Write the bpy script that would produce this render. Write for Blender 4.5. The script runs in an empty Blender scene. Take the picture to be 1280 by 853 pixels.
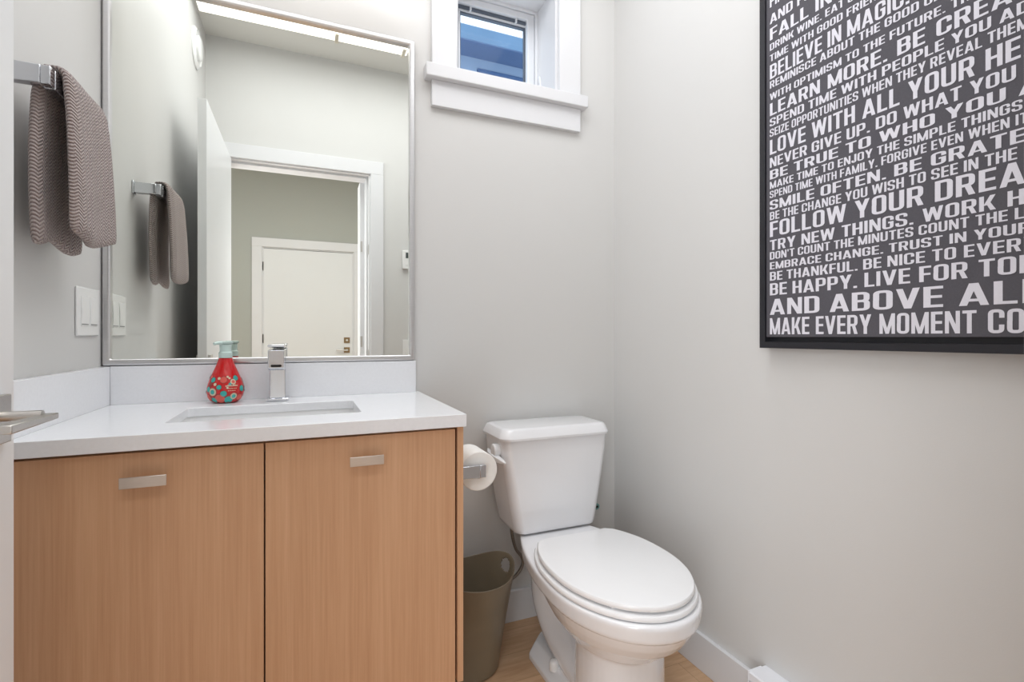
import bpy, bmesh, math, random
from mathutils import Vector, Matrix
random.seed(7)
PI = math.pi
C = bpy.context.scene.collection
SC = bpy.context.scene

# ------------------------------------------------------------------ camera
cam_d = bpy.data.cameras.new('camera')
cam = bpy.data.objects.new('camera', cam_d); C.objects.link(cam)
cam.location = (0, 0, 1.042)
cam.rotation_euler = (math.radians(90), 0, -math.radians(22.784))
cam_d.sensor_width = 36.0
cam_d.lens = 619 / 1280 * 36
cam_d.shift_y = -5.5 / 1280
cam_d.clip_start = 0.02
SC.camera = cam

# ------------------------------------------------------------------ world, lights, exposure
W = bpy.data.worlds.new('world'); SC.world = W; W.use_nodes = True
bg = W.node_tree.nodes['Background']
bg.inputs[0].default_value = (0.86, 0.93, 1.0, 1); bg.inputs[1].default_value = 1.6
def area(name, loc, rot, sx, sy, power, col):
    l = bpy.data.lights.new(name, 'AREA'); l.shape = 'RECTANGLE'; l.size = sx; l.size_y = sy
    l.energy = power; l.color = col
    o = bpy.data.objects.new(name, l); C.objects.link(o); o.location = loc; o.rotation_euler = rot
    return o
area('ceiling_fill', (0.32, 0.915, 2.70), (0, 0, 0), 1.50, 0.92, 17.5, (0.95, 0.97, 1.0))  # added soft fill under the ceiling, no fitting; kept out of the mirror's view
area('hall_top_fill', (0.0, -0.7, 2.86), (0, 0, 0), 1.8, 1.0, 32.0, (0.95, 0.975, 1.0))  # added fill above the hall, hidden from the mirror by the door header
area('hall_side_fill', (-1.10, -0.80, 1.15), (0, math.radians(-90), math.radians(42)), 1.9, 0.9, 30.0, (0.92, 0.955, 1.0))  # added fill, no window here: brightens right wall and toilet through the doorway
area('hall_side_fill', (1.05, -0.70, 1.15), (0, math.radians(90), math.radians(-42)), 1.9, 0.9, 22.0, (0.92, 0.955, 1.0))  # matching added fill from the other side, aimed at the vanity; no window
SC.view_settings.view_transform = 'Standard'
SC.view_settings.look = 'None'
SC.view_settings.exposure = 0.12
SC.view_settings.gamma = 1.0
SC.view_settings.use_curve_mapping = False

# ------------------------------------------------------------------ materials
def srgb(r, g, b):
    f = lambda v: (v / 255 / 12.92) if v / 255 <= 0.04045 else ((v / 255 + 0.055) / 1.055) ** 2.4
    return (f(r), f(g), f(b), 1)
def mat(name, col, rough=0.5, metal=0.0, noise=0.0, nscale=20.0, bump=0.0, bscale=200.0, coat=0.0, spec=None, emit=None, estr=0.0, trans=0.0, ior=None, stretch=(1, 1, 1)):
    m = bpy.data.materials.new(name); m.use_nodes = True
    nt = m.node_tree; p = nt.nodes['Principled BSDF']
    p.inputs['Base Color'].default_value = col
    p.inputs['Roughness'].default_value = rough
    p.inputs['Metallic'].default_value = metal
    if coat: p.inputs['Coat Weight'].default_value = coat; p.inputs['Coat Roughness'].default_value = 0.05
    if spec is not None: p.inputs['Specular IOR Level'].default_value = spec
    if emit: p.inputs['Emission Color'].default_value = emit; p.inputs['Emission Strength'].default_value = estr
    if trans: p.inputs['Transmission Weight'].default_value = trans
    if ior: p.inputs['IOR'].default_value = ior
    tc = nt.nodes.new('ShaderNodeTexCoord'); mp = nt.nodes.new('ShaderNodeMapping')
    mp.inputs['Scale'].default_value = stretch
    nt.links.new(tc.outputs['Object'], mp.inputs['Vector'])
    if noise:
        n = nt.nodes.new('ShaderNodeTexNoise'); n.inputs['Scale'].default_value = nscale; n.inputs['Detail'].default_value = 4
        nt.links.new(mp.outputs['Vector'], n.inputs['Vector'])
        r = nt.nodes.new('ShaderNodeValToRGB')
        r.color_ramp.elements[0].position = 0.3; r.color_ramp.elements[1].position = 0.7
        a = [max(0, c * (1 - noise)) for c in col[:3]]; b = [min(1, c * (1 + noise)) for c in col[:3]]
        r.color_ramp.elements[0].color = (*a, 1); r.color_ramp.elements[1].color = (*b, 1)
        nt.links.new(n.outputs['Fac'], r.inputs['Fac']); nt.links.new(r.outputs['Color'], p.inputs['Base Color'])
    if bump:
        n = nt.nodes.new('ShaderNodeTexNoise'); n.inputs['Scale'].default_value = bscale; n.inputs['Detail'].default_value = 3
        nt.links.new(mp.outputs['Vector'], n.inputs['Vector'])
        b = nt.nodes.new('ShaderNodeBump'); b.inputs['Strength'].default_value = bump; b.inputs['Distance'].default_value = 0.002
        nt.links.new(n.outputs['Fac'], b.inputs['Height']); nt.links.new(b.outputs['Normal'], p.inputs['Normal'])
    return m

M = {}
M['wall'] = mat('wall_paint', srgb(214, 213, 211), 0.5, bump=0.08, bscale=350, noise=0.008, nscale=2.5, spec=0.3)
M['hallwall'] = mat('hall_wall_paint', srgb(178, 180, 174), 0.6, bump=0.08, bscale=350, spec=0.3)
M['ceil'] = mat('ceiling_paint', srgb(232, 231, 226), 0.8, bump=0.15, bscale=250)
M['trim'] = mat('trim_white_paint', srgb(224, 224, 226), 0.35, noise=0.006, nscale=4)
M['doorp'] = mat('door_white_paint', srgb(228, 229, 230), 0.35, noise=0.006, nscale=4)
M['vinyl'] = mat('white_window_vinyl', srgb(230, 232, 236), 0.3, noise=0.005)
M['porcelain'] = mat('white_porcelain', srgb(238, 238, 240), 0.10, coat=0.6, noise=0.004, nscale=5)
M['seatp'] = mat('white_seat_plastic', srgb(244, 244, 245), 0.22, noise=0.003)
M['quartz'] = mat('white_quartz', srgb(239, 240, 243), 0.18, noise=0.018, nscale=140, coat=0.25)
M['basin'] = mat('basin_porcelain', srgb(240, 240, 240), 0.15, coat=0.5, noise=0.004)
M['chrome'] = mat('chrome', srgb(215, 217, 222), 0.07, 1.0, noise=0.01)
M['nickel'] = mat('brushed_nickel', srgb(196, 192, 187), 0.28, 1.0, noise=0.05, nscale=30, stretch=(1, 8, 40))
M['alum'] = mat('satin_aluminium', srgb(214, 213, 214), 0.33, 1.0, noise=0.03, nscale=25, stretch=(1, 1, 30))
M['pull'] = mat('satin_pull_metal', srgb(205, 198, 192), 0.36, 1.0, noise=0.03, nscale=25, stretch=(1, 1, 30))
M['black'] = mat('black_frame_lacquer', srgb(34, 34, 40), 0.35, noise=0.08, nscale=10)
M['dark'] = mat('dark_gap', srgb(30, 24, 20), 0.8, noise=0.05)
M['rubber'] = mat('grey_gasket', srgb(92, 100, 112), 0.5, noise=0.04)
M['canvas'] = mat('charcoal_canvas', srgb(88, 86, 92), 0.75, noise=0.06, nscale=300, bump=0.25, bscale=900, spec=0.25)
M['ink'] = mat('pale_lettering', srgb(222, 220, 228), 0.7, noise=0.02, nscale=300, spec=0.2)
M['plasticw'] = mat('white_switch_plastic', srgb(238, 238, 237), 0.25, noise=0.004)
M['slot'] = mat('grey_switch_mark', srgb(120, 120, 118), 0.5, noise=0.03)
M['paper'] = mat('tissue_paper', srgb(240, 238, 234), 0.95, noise=0.02, nscale=80, bump=0.3, bscale=500, spec=0.1)
M['cardboard'] = mat('cardboard_core', srgb(165, 140, 112), 0.9, noise=0.05)
M['bin'] = mat('olive_bin_plastic', srgb(126, 115, 97), 0.32, noise=0.05, nscale=12, bump=0.06, bscale=300)
M['hose'] = mat('braided_hose', srgb(150, 145, 138), 0.35, 0.9, noise=0.25, nscale=500)
M['brass'] = mat('aged_brass', srgb(128, 106, 78), 0.35, 0.9, noise=0.08)
M['red'] = mat('red_soap_bottle', srgb(205, 14, 18), 0.12, coat=0.7, noise=0.04, nscale=40)
M['pump'] = mat('pale_green_pump', srgb(206, 226, 220), 0.25, noise=0.02)
M['teal'] = mat('teal_print', srgb(60, 175, 168), 0.35, noise=0.05)
M['coral'] = mat('coral_print', srgb(226, 100, 88), 0.35, noise=0.05)
M['cream'] = mat('cream_print', srgb(226, 205, 178), 0.35, noise=0.05)
M['clipc'] = mat('pale_clip', srgb(240, 236, 222), 0.4, noise=0.01)
M['brown'] = mat('brown_print', srgb(150, 60, 55), 0.35, noise=0.05)
M['tealtag'] = mat('teal_plastic', srgb(110, 160, 155), 0.4, noise=0.05)
M['heater'] = mat('white_enamel', srgb(236, 237, 242), 0.25, noise=0.004)
M['screen'] = mat('dark_display', srgb(70, 78, 76), 0.2, noise=0.05)
M['drain'] = mat('chrome_drain', srgb(190, 190, 190), 0.2, 1.0, noise=0.02)
M['diffuser'] = mat('lit_diffuser', srgb(255, 250, 240), 0.5, emit=(1, 0.97, 0.93, 1), estr=1.5, noise=0.003)
M['gutter'] = mat('blue_grey_gutter', srgb(104, 138, 172), 0.5, noise=0.06, nscale=3)
M['soffit'] = mat('slate_soffit', srgb(84, 108, 146), 0.8, noise=0.1, nscale=9, stretch=(1, 6, 1))
M['siding'] = mat('blue_grey_siding', srgb(140, 162, 190), 0.7, noise=0.05, nscale=4)
M['extglass'] = mat('dark_blue_glass', srgb(72, 98, 138), 0.15, noise=0.05)
M['shingle'] = mat('slate_shingles', srgb(84, 96, 116), 0.9, noise=0.2, nscale=30)

# mirror: polished silver, faint green cast
mm = mat('mirror_glass', (0.92, 0.935, 0.89, 1), 0.0, 1.0, noise=0.001); M['mirror'] = mm
# clear window glass
g = bpy.data.materials.new('clear_glass'); g.use_nodes = True
nt = g.node_tree; nt.nodes.remove(nt.nodes['Principled BSDF'])
tr = nt.nodes.new('ShaderNodeBsdfTransparent'); gl = nt.nodes.new('ShaderNodeBsdfGlossy'); mx = nt.nodes.new('ShaderNodeMixShader')
tr.inputs[0].default_value = (0.93, 0.96, 0.98, 1); gl.inputs['Roughness'].default_value = 0.02; mx.inputs[0].default_value = 0.004
nt.links.new(tr.outputs[0], mx.inputs[1]); nt.links.new(gl.outputs[0], mx.inputs[2])
nt.links.new(mx.outputs[0], nt.nodes['Material Output'].inputs[0]); M['glass'] = g

def wood(name, base, dark, light, stretch, scale=1.0, rough=0.42, planks=False):
    m = bpy.data.materials.new(name); m.use_nodes = True; nt = m.node_tree; p = nt.nodes['Principled BSDF']
    p.inputs['Roughness'].default_value = rough
    N = nt.nodes.new; L = nt.links.new
    tc = N('ShaderNodeTexCoord'); mp = N('ShaderNodeMapping'); mp.inputs['Scale'].default_value = stretch
    L(tc.outputs['Object'], mp.inputs['Vector'])
    n1 = N('ShaderNodeTexNoise'); n1.inputs['Scale'].default_value = 3 * scale; n1.inputs['Detail'].default_value = 8; n1.inputs['Roughness'].default_value = 0.65
    n2 = N('ShaderNodeTexNoise'); n2.inputs['Scale'].default_value = 0.6 * scale; n2.inputs['Detail'].default_value = 2
    L(mp.outputs[0], n1.inputs['Vector']); L(mp.outputs[0], n2.inputs['Vector'])
    mx = N('ShaderNodeMath'); mx.operation = 'MULTIPLY_ADD'; mx.inputs[1].default_value = 0.65
    m2 = N('ShaderNodeMath'); m2.operation = 'MULTIPLY'; m2.inputs[1].default_value = 0.35
    L(n2.outputs['Fac'], m2.inputs[0]); L(n1.outputs['Fac'], mx.inputs[0]); L(m2.outputs[0], mx.inputs[2])
    r = N('ShaderNodeValToRGB'); r.color_ramp.elements[0].position = 0.34; r.color_ramp.elements[1].position = 0.66
    r.color_ramp.elements[0].color = dark; r.color_ramp.elements[1].color = light
    e = r.color_ramp.elements.new(0.5); e.color = base
    L(mx.outputs[0], r.inputs['Fac'])
    out = r.outputs['Color']
    if planks:
        bk = N('ShaderNodeTexBrick'); bk.inputs['Scale'].default_value = 1.0
        bk.inputs['Brick Width'].default_value = 1.2; bk.inputs['Row Height'].default_value = 0.125
        bk.inputs['Mortar Size'].default_value = 0.0012; bk.inputs['Mortar Smooth'].default_value = 0.2
        bk.inputs['Color1'].default_value = (0.92, 0.92, 0.92, 1); bk.inputs['Color2'].default_value = (1, 1, 1, 1); bk.inputs['Mortar'].default_value = (0.72, 0.68, 0.64, 1)
        L(tc.outputs['Object'], bk.inputs['Vector'])
        mc = N('ShaderNodeMix'); mc.data_type = 'RGBA'; mc.blend_type = 'MULTIPLY'; mc.inputs['Factor'].default_value = 1.0
        L(out, mc.inputs['A']); L(bk.outputs['Color'], mc.inputs['B']); out = mc.outputs['Result']
    L(out, p.inputs['Base Color'])
    b = N('ShaderNodeBump'); b.inputs['Strength'].default_value = 0.05; b.inputs['Distance'].default_value = 0.001
    L(n1.outputs['Fac'], b.inputs['Height']); L(b.outputs['Normal'], p.inputs['Normal'])
    return m
M['oak'] = wood('cabinet_oak', srgb(208, 163, 127), srgb(199, 153, 117), srgb(217, 174, 138), (60, 60, 1.1))
M['floor'] = wood('floor_oak', srgb(206, 168, 132), srgb(190, 150, 114), srgb(218, 182, 146), (3, 24, 24), 1.0, 0.4, True)

# towel weave: herringbone ribs
def towel_mat():
    m = bpy.data.materials.new('taupe_terry'); m.use_nodes = True; nt = m.node_tree; p = nt.nodes['Principled BSDF']
    p.inputs['Roughness'].default_value = 0.95; p.inputs['Specular IOR Level'].default_value = 0.1
    p.inputs['Sheen Weight'].default_value = 0.3
    N = nt.nodes.new; L = nt.links.new
    tc = N('ShaderNodeTexCoord'); sp = N('ShaderNodeSeparateXYZ'); L(tc.outputs['UV'], sp.inputs[0])
    def math_(op, a, b=None):
        n = N('ShaderNodeMath'); n.operation = op
        for i, v in enumerate((a, b)):
            if v is None: continue
            if isinstance(v, (int, float)): n.inputs[i].default_value = v
            else: L(v, n.inputs[i])
        return n.outputs[0]
    pp = math_('PINGPONG', sp.outputs[0], 0.010)
    ph = math_('MULTIPLY', math_('ADD', sp.outputs[1], math_('MULTIPLY', pp, 0.8)), 2 * PI / 0.0068)
    s = math_('MULTIPLY', math_('ADD', math_('SINE', ph), 1.0), 0.5)
    n = N('ShaderNodeTexNoise'); n.inputs['Scale'].default_value = 700; L(tc.outputs['Object'], n.inputs['Vector'])
    h = math_('ADD', s, math_('MULTIPLY', n.outputs['Fac'], 0.7))
    b = N('ShaderNodeBump'); b.inputs['Strength'].default_value = 0.9; b.inputs['Distance'].default_value = 0.003
    L(h, b.inputs['Height']); L(b.outputs['Normal'], p.inputs['Normal'])
    r = N('ShaderNodeValToRGB'); r.color_ramp.elements[0].position = 0.15; r.color_ramp.elements[1].position = 1.2 / 1.7
    r.color_ramp.elements[0].color = srgb(128, 112, 109); r.color_ramp.elements[1].color = srgb(194, 180, 176)
    L(math_('MULTIPLY', h, 0.6), r.inputs['Fac']); L(r.outputs['Color'], p.inputs['Base Color'])
    return m
M['towel'] = towel_mat()

# ------------------------------------------------------------------ object helpers (meshes are written in room coordinates)
ORG = {}
def thing(name, loc, label, cat, group=None):
    o = bpy.data.objects.new(name, None); C.objects.link(o); o.location = loc
    o.empty_display_size = 0.05
    o['label'] = label; o['category'] = cat
    if group: o['group'] = group
    ORG[o.name] = Vector(loc); return o
def smooth_by(me, ang):
    for p in me.polygons: p.use_smooth = True
    try: me.set_sharp_from_angle(angle=math.radians(ang))
    except Exception: pass
def obj(name, bm, m, parent=None, smooth=None, bevel=0, seg=2, label=None, org=None):
    if org is None:
        if parent is not None: org = ORG[parent.name]
        else:
            cs = [v.co for v in bm.verts]
            org = Vector(((min(c.x for c in cs) + max(c.x for c in cs)) / 2, (min(c.y for c in cs) + max(c.y for c in cs)) / 2, min(c.z for c in cs)))
    org = Vector(org)
    bmesh.ops.translate(bm, verts=bm.verts, vec=-org)
    me = bpy.data.meshes.new(name); bm.to_mesh(me); bm.free()
    if isinstance(m, list):
        for k in m: me.materials.append(k)
    else: me.materials.append(m)
    if smooth: smooth_by(me, smooth)
    o = bpy.data.objects.new(name, me); C.objects.link(o)
    if parent is not None:
        o.parent = parent
        if ORG[parent.name] != org: o.location = org - ORG[parent.name]
    else: o.location = org
    ORG[o.name] = org
    if bevel:
        b = o.modifiers.new('bevel', 'BEVEL'); b.width = bevel; b.segments = seg; b.limit_method = 'ANGLE'; b.angle_limit = math.radians(35)
        if not smooth: smooth_by(me, 40)
    if label: o['label'] = label
    return o
def tag(o, label, cat, group=None):
    o['label'] = label; o['category'] = cat
    if group: o['group'] = group
    return o
def struct(name, bm, m, parent=None, **k):
    o = obj(name, bm, m, parent, **k)
    if parent is None: o['kind'] = 'structure'
    return o
def B(): return bmesh.new()
def box(bm, x0, x1, y0, y1, z0, z1, mi=0):
    v = [bm.verts.new(c) for c in ((x0, y0, z0), (x1, y0, z0), (x1, y1, z0), (x0, y1, z0), (x0, y0, z1), (x1, y0, z1), (x1, y1, z1), (x0, y1, z1))]
    for f in ((0, 3, 2, 1), (4, 5, 6, 7), (0, 1, 5, 4), (1, 2, 6, 5), (2, 3, 7, 6), (3, 0, 4, 7)):
        fc = bm.faces.new([v[i] for i in f]); fc.material_index = mi
    return bm
def bx(*a): return box(B(), *a)
def loft(bm, rings, cap0=True, cap1=True, closed=True, mi=0):
    R = [[bm.verts.new(c) for c in r] for r in rings]; n = len(R[0])
    for a, b in zip(R, R[1:]):
        for i in range(n if closed else n - 1):
            j = (i + 1) % n
            f = bm.faces.new((a[i], a[j], b[j], b[i])); f.material_index = mi
    if cap0: bm.faces.new(list(reversed(R[0]))).material_index = mi
    if cap1: bm.faces.new(R[-1]).material_index = mi
    return R
def tube(bm, pts, r, n=12, ry=None, mi=0, caps=True):
    pts = [Vector(p) for p in pts]; rings = []
    rs = r if isinstance(r, (list, tuple)) else [r] * len(pts)
    up = None
    for i, p in enumerate(pts):
        t = (pts[min(i + 1, len(pts) - 1)] - pts[max(i - 1, 0)]).normalized()
        if up is None:
            up = Vector((0, 0, 1)) if abs(t.z) < 0.9 else Vector((0, 1, 0))
        a = t.cross(up).normalized(); b = a.cross(t).normalized(); up = b
        rings.append([p + a * (math.cos(2 * PI * k / n) * rs[i]) + b * (math.sin(2 * PI * k / n) * rs[i] * (ry or 1)) for k in range(n)])
    loft(bm, rings, caps, caps, mi=mi); return bm
def spline(pts, k=8):
    P = [Vector(p) for p in pts]; P = [2 * P[0] - P[1]] + P + [2 * P[-1] - P[-2]]; out = []
    for i in range(1, len(P) - 2):
        for s in range(k):
            t = s / k; a, b, c, d = P[i - 1:i + 3]
            out.append(0.5 * ((2 * b) + (c - a) * t + (2 * a - 5 * b + 4 * c - d) * t * t + (3 * b - a - 3 * c + d) * t ** 3))
    out.append(P[-2]); return out
def cyl(bm, p0, p1, r, n=24, mi=0): return tube(bm, [p0, p1], r, n, mi=mi)
def rrect(x0, x1, y0, y1, r, n=6):
    pts = []
    for cx, cy, a in ((x1 - r, y1 - r, 0), (x0 + r, y1 - r, 90), (x0 + r, y0 + r, 180), (x1 - r, y0 + r, 270)):
        for i in range(n + 1):
            t = math.radians(a + 90 * i / n); pts.append((cx + r * math.cos(t), cy + r * math.sin(t)))
    return pts
def recalc(bm):
    bmesh.ops.recalc_face_normals(bm, faces=bm.faces); return bm

# ------------------------------------------------------------------ the room
D = 1.68; XL = -0.506; XR = 1.153; YW = 0.136; CH = 2.731
WX0, WX1, WZ0, WZ1 = 0.487, 0.896, 1.955, 2.385
struct('floor', bx(-1.8, 1.6, -2.95, 1.95, -0.06, 0), M['floor'])
b = B(); T = 1.90
box(b, XL - 0.12, WX0, D, T, 0, CH); box(b, WX1, XR + 0.12, D, T, 0, CH); box(b, WX0, WX1, D, T, 0, WZ0); box(b, WX0, WX1, D, T, WZ1, CH)
bmesh.ops.remove_doubles(b, verts=b.verts, dist=1e-5)
struct('wall_back', b, M['wall'])
struct('wall_left', bx(XL - 0.12, XL, YW, D, 0, CH), M['wall'])
struct('wall_right', bx(XR, XR + 0.12, YW, D, 0, CH), M['wall'])
b = B(); OX0, OX1, OZ = -0.430, 0.393, 2.071
box(b, -1.7, OX0, 0.0, YW, 0, 2.9); box(b, OX1, 1.5, 0.0, YW, 0, 2.9); box(b, OX0, OX1, 0.0, YW, OZ, 2.9)
struct('wall_front', b, M['wall'])
struct('ceiling', bx(XL, XR, YW, D, CH, CH + 0.05), M['ceil'])
struct('wall_hall_left', bx(-1.8, -1.7, -2.74, 0.14, 0, 2.9), M['hallwall'])
struct('wall_hall_right', bx(1.5, 1.6, -2.74, 0.14, 0, 2.9), M['hallwall'])
b = B(); box(b, -1.8, -0.435, -2.90, -2.74, 0, 2.9); box(b, 0.550, 1.6, -2.90, -2.74, 0, 2.9); box(b, -0.435, 0.550, -2.90, -2.74, 2.045, 2.9)
struct('wall_hall_end', b, M['hallwall'])
struct('ceiling', bx(-1.8, 1.6, -2.90, 0.14, 2.9, 2.95), M['ceil'])

# baseboards
struct('baseboard_back', bx(0.358, XR - 0.0145, D - 0.015, D, 0, 0.112), M['trim'], bevel=0.002)
struct('baseboard_right', bx(XR - 0.014, XR, YW, D, 0, 0.112), M['trim'], bevel=0.002)
struct('baseboard_left', bx(XL, XL + 0.014, YW, 1.66, 0, 0.112), M['trim'], bevel=0.002)
struct('baseboard_front', bx(0.463, XR - 0.0145, YW, YW + 0.014, 0, 0.112), M['trim'], bevel=0.002)

# doorway: jamb lining with stops, casing on both sides
b = B()
box(b, OX0, OX0 + 0.018, 0.0, YW, 0, OZ - 0.018); box(b, OX1 - 0.018, OX1, 0.0, YW, 0, OZ - 0.018); box(b, OX0, OX1, 0.0, YW, OZ - 0.018, OZ)
box(b, OX0 + 0.018, OX0 + 0.030, 0.0, YW - 0.04, 0, OZ - 0.030); box(b, OX1 - 0.030, OX1 - 0.018, 0.0, YW - 0.04, 0, OZ - 0.030); box(b, OX0 + 0.018, OX1 - 0.018, 0.0, YW - 0.04, OZ - 0.030, OZ - 0.018)
struct('trim_1', b, M['trim'])
b = B(); CI0, CI1, CO0, CO1 = -0.418, 0.3855, -0.500, 0.462
box(b, CO0, CI0, YW, YW + 0.0145, 0, 2.059); box(b, CI1, CO1, YW, YW + 0.0145, 0, 2.059); box(b, CO0, CO1, YW, YW + 0.0145, 2.059, 2.139)
struct('trim_2', b, M['trim'], bevel=0.0015)
b = B()
box(b, CO0, CI0, -0.016, 0, 0, 2.059); box(b, CI1, CO1, -0.016, 0, 0, 2.059); box(b, CO0, CO1, -0.016, 0, 2.059, 2.139)
struct('trim_3', b, M['trim'], bevel=0.0015)
b = B(); box(b, 0.3735, 0.3755, 0.103, 0.135, 0.90, 0.96); box(b, 0.3735, 0.3755, 0.103, 0.135, 1.56, 1.62)
struct('trim_4', b, M['nickel'])

# open bathroom door, edge-on at the left of the view
dr = thing('door_1', (-0.395, 0.155, 0.0), 'white slab door standing open at the left, with square-rose nickel lever', 'door'); dr['kind'] = 'structure'
obj('door_leaf', bx(-0.412, -0.378, 0.158, 0.9185, 0.010, 2.046), M['doorp'], dr, bevel=0.0012)
for sx, xf in ((1, -0.378), (-1, -0.412)):
    def X(d): return xf + sx * d
    b = B(); box(b, min(X(0), X(0.009)), max(X(0), X(0.009)), 0.826, 0.891, 0.899, 0.964)
    rs = obj('lever_rose', b, M['nickel'], dr, bevel=0.0015)
    b = B(); cyl(b, (X(0.009), 0.8585, 0.9368), (X(0.054), 0.8585, 0.9368), 0.0064)
    obj('lever_neck', b, M['nickel'], rs, smooth=40)
    b = B(); x0, x1 = sorted((X(0.050), X(0.0665)))
    loft(b, [[(x0, 0.872, 0.9295), (x1, 0.872, 0.9295), (x1, 0.872, 0.9375), (x0, 0.872, 0.9375)],
             [(x0, 0.752, 0.9285), (x1, 0.752, 0.9285), (x1, 0.752, 0.9395), (x0, 0.752, 0.9395)]]); recalc(b)
    obj('lever_blade', b, M['nickel'], rs, bevel=0.0015)
    b = B(); cyl(b, (X(0.030), 0.8585, 0.9265), (X(0.030), 0.8585, 0.9250), 0.0016, 10)
    obj('set_screw', b, M['dark'], rs)
for z in (0.25, 1.02, 1.82):
    b = B(); cyl(b, (-0.418, 0.160, z - 0.045), (-0.418, 0.160, z + 0.045), 0.0055, 12)
    obj('hinge', b, M['nickel'], dr, smooth=40)

# hall door, seen in the mirror
hd = thing('door_2', (0.055, -2.76, 0.0), 'closed white slab door at the end of the hall, with two square nickel roses', 'door'); hd['kind'] = 'structure'
obj('door_leaf', bx(-0.412, 0.527, -2.80, -2.755, 0.008, 2.018), M['doorp'], hd, bevel=0.001)
for z in (1.82, 1.02, 0.25):
    obj('hinge', bx(-0.424, -0.408, -2.758, -2.742, z - 0.05, z + 0.05), M['nickel'], hd, bevel=0.002)
for z in (1.000, 0.885):
    r = obj('lock_rose', bx(0.430, 0.495, -2.755, -2.744, z - 0.0325, z + 0.0325), M['brass'], hd, bevel=0.001)
    b = B(); cyl(b, (0.4625, -2.744, z), (0.4625, -2.725, z), 0.012, 16); obj('thumb_turn' if z > 0.95 else 'lever_neck', b, M['nickel'], r, smooth=40)
obj('lever_blade', bx(0.345, 0.475, -2.725, -2.712, 0.876, 0.892), M['nickel'], hd, bevel=0.003)
b = B(); box(b, -0.435, -0.412, -2.88, -2.742, 0, 2.022); box(b, 0.527, 0.550, -2.88, -2.742, 0, 2.022); box(b, -0.435, 0.550, -2.88, -2.742, 2.022, 2.045)
struct('trim_5', b, M['trim'])
b = B(); box(b, -0.525, -0.425, -2.74, -2.722, 0, 2.032); box(b, 0.540, 0.640, -2.74, -2.722, 0, 2.032); box(b, -0.525, 0.640, -2.74, -2.722, 2.032, 2.130)
struct('trim_6', b, M['trim'], bevel=0.0015)
b = B(); box(b, -1.7, -0.53, -2.74, -2.726, 0, 0.112); box(b, 0.645, 1.5, -2.74, -2.726, 0, 0.112); struct('baseboard_hall', b, M['trim'])
b = B(); box(b, 0.337, 0.374, -0.170, -0.018, 0, 2.052); struct('trim_11', b, M['trim'], bevel=0.001)
b = B()
for z in (1.63, 1.01): box(b, 0.341, 0.352, -0.0178, -0.0160, z - 0.035, z + 0.035)
struct('trim_12', b, M['nickel'])

# ------------------------------------------------------------------ window
wn = thing('window_1', ((WX0 + WX1) / 2, D, WZ0), 'small high white-framed window with a blue neighbouring roof beyond', 'window'); wn['kind'] = 'structure'
def ringframe(x0, x1, z0, z1, w, y0, y1, bm=None, wt=None):
    bm = bm or B(); wt = wt or w
    o = [(x0, z0), (x1, z0), (x1, z1), (x0, z1)]; i = [(x0 + w, z0 + w), (x1 - w, z0 + w), (x1 - w, z1 - wt), (x0 + w, z1 - wt)]
    V = lambda p, y: bm.verts.new((p[0], y, p[1]))
    of, inf, ob, ib = [V(p, y0) for p in o], [V(p, y0) for p in i], [V(p, y1) for p in o], [V(p, y1) for p in i]
    for k in range(4):
        j = (k + 1) % 4
        bm.faces.new((of[k], of[j], inf[j], inf[k])); bm.faces.new((ob[j], ob[k], ib[k], ib[j]))
        bm.faces.new((of[j], of[k], ob[k], ob[j])); bm.faces.new((inf[k], inf[j], ib[j], ib[k]))
    return recalc(bm)
obj('frame', ringframe(WX0, WX1, 1.962, WZ1, 0.022, 1.832, 1.895), M['vinyl'], wn, bevel=0.003)
sash = obj('sash', ringframe(WX0 + 0.022, WX1 - 0.022, 1.984, WZ1 - 0.022, 0.032, 1.840, 1.888, wt=0.026), M['vinyl'], wn, bevel=0.004)
gx0, gx1, gz0, gz1 = 0.5450, 0.8590, 2.010, 2.338
obj('gasket', ringframe(gx0, gx1, gz0, gz1, 0.0085, 1.856, 1.886, wt=0.013), M['rubber'], sash)
obj('glazing_bead', ringframe(gx0 + 0.0085, gx1 - 0.0085, gz0 + 0.0065, gz1 - 0.013, 0.0085, 1.862, 1.880, wt=0.0075), M['vinyl'], sash)
obj('spacer', ringframe(gx0 + 0.0170, gx1 - 0.0170, gz0 + 0.0127, gz1 - 0.0205, 0.003, 1.866, 1.882, wt=0.005), M['rubber'], sash)
obj('glass', bx(gx0 + 0.010, gx1 - 0.010, 1.873, 1.877, gz0 + 0.010, gz1 - 0.016), M['glass'], sash)
for x in (0.602, 0.796): obj('clip', bx(x - 0.003, x + 0.003, 1.848, 1.862, gz1 - 0.018, gz1 + 0.001), M['vinyl'], sash)
b = B(); tube(b, spline([(0.885, 1.832, 1.995), (0.885, 1.812, 2.005), (0.885, 1.806, 2.04), (0.885, 1.812, 2.085), (0.885, 1.820, 2.100)]), 0.0065, 10)
h = obj('latch_handle', b, M['vinyl'], wn, smooth=50)
b = bx(0.872, 0.8955, 1.822, 1.834, 1.975, 2.015); obj('latch_base', b, M['vinyl'], wn, bevel=0.003)
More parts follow.
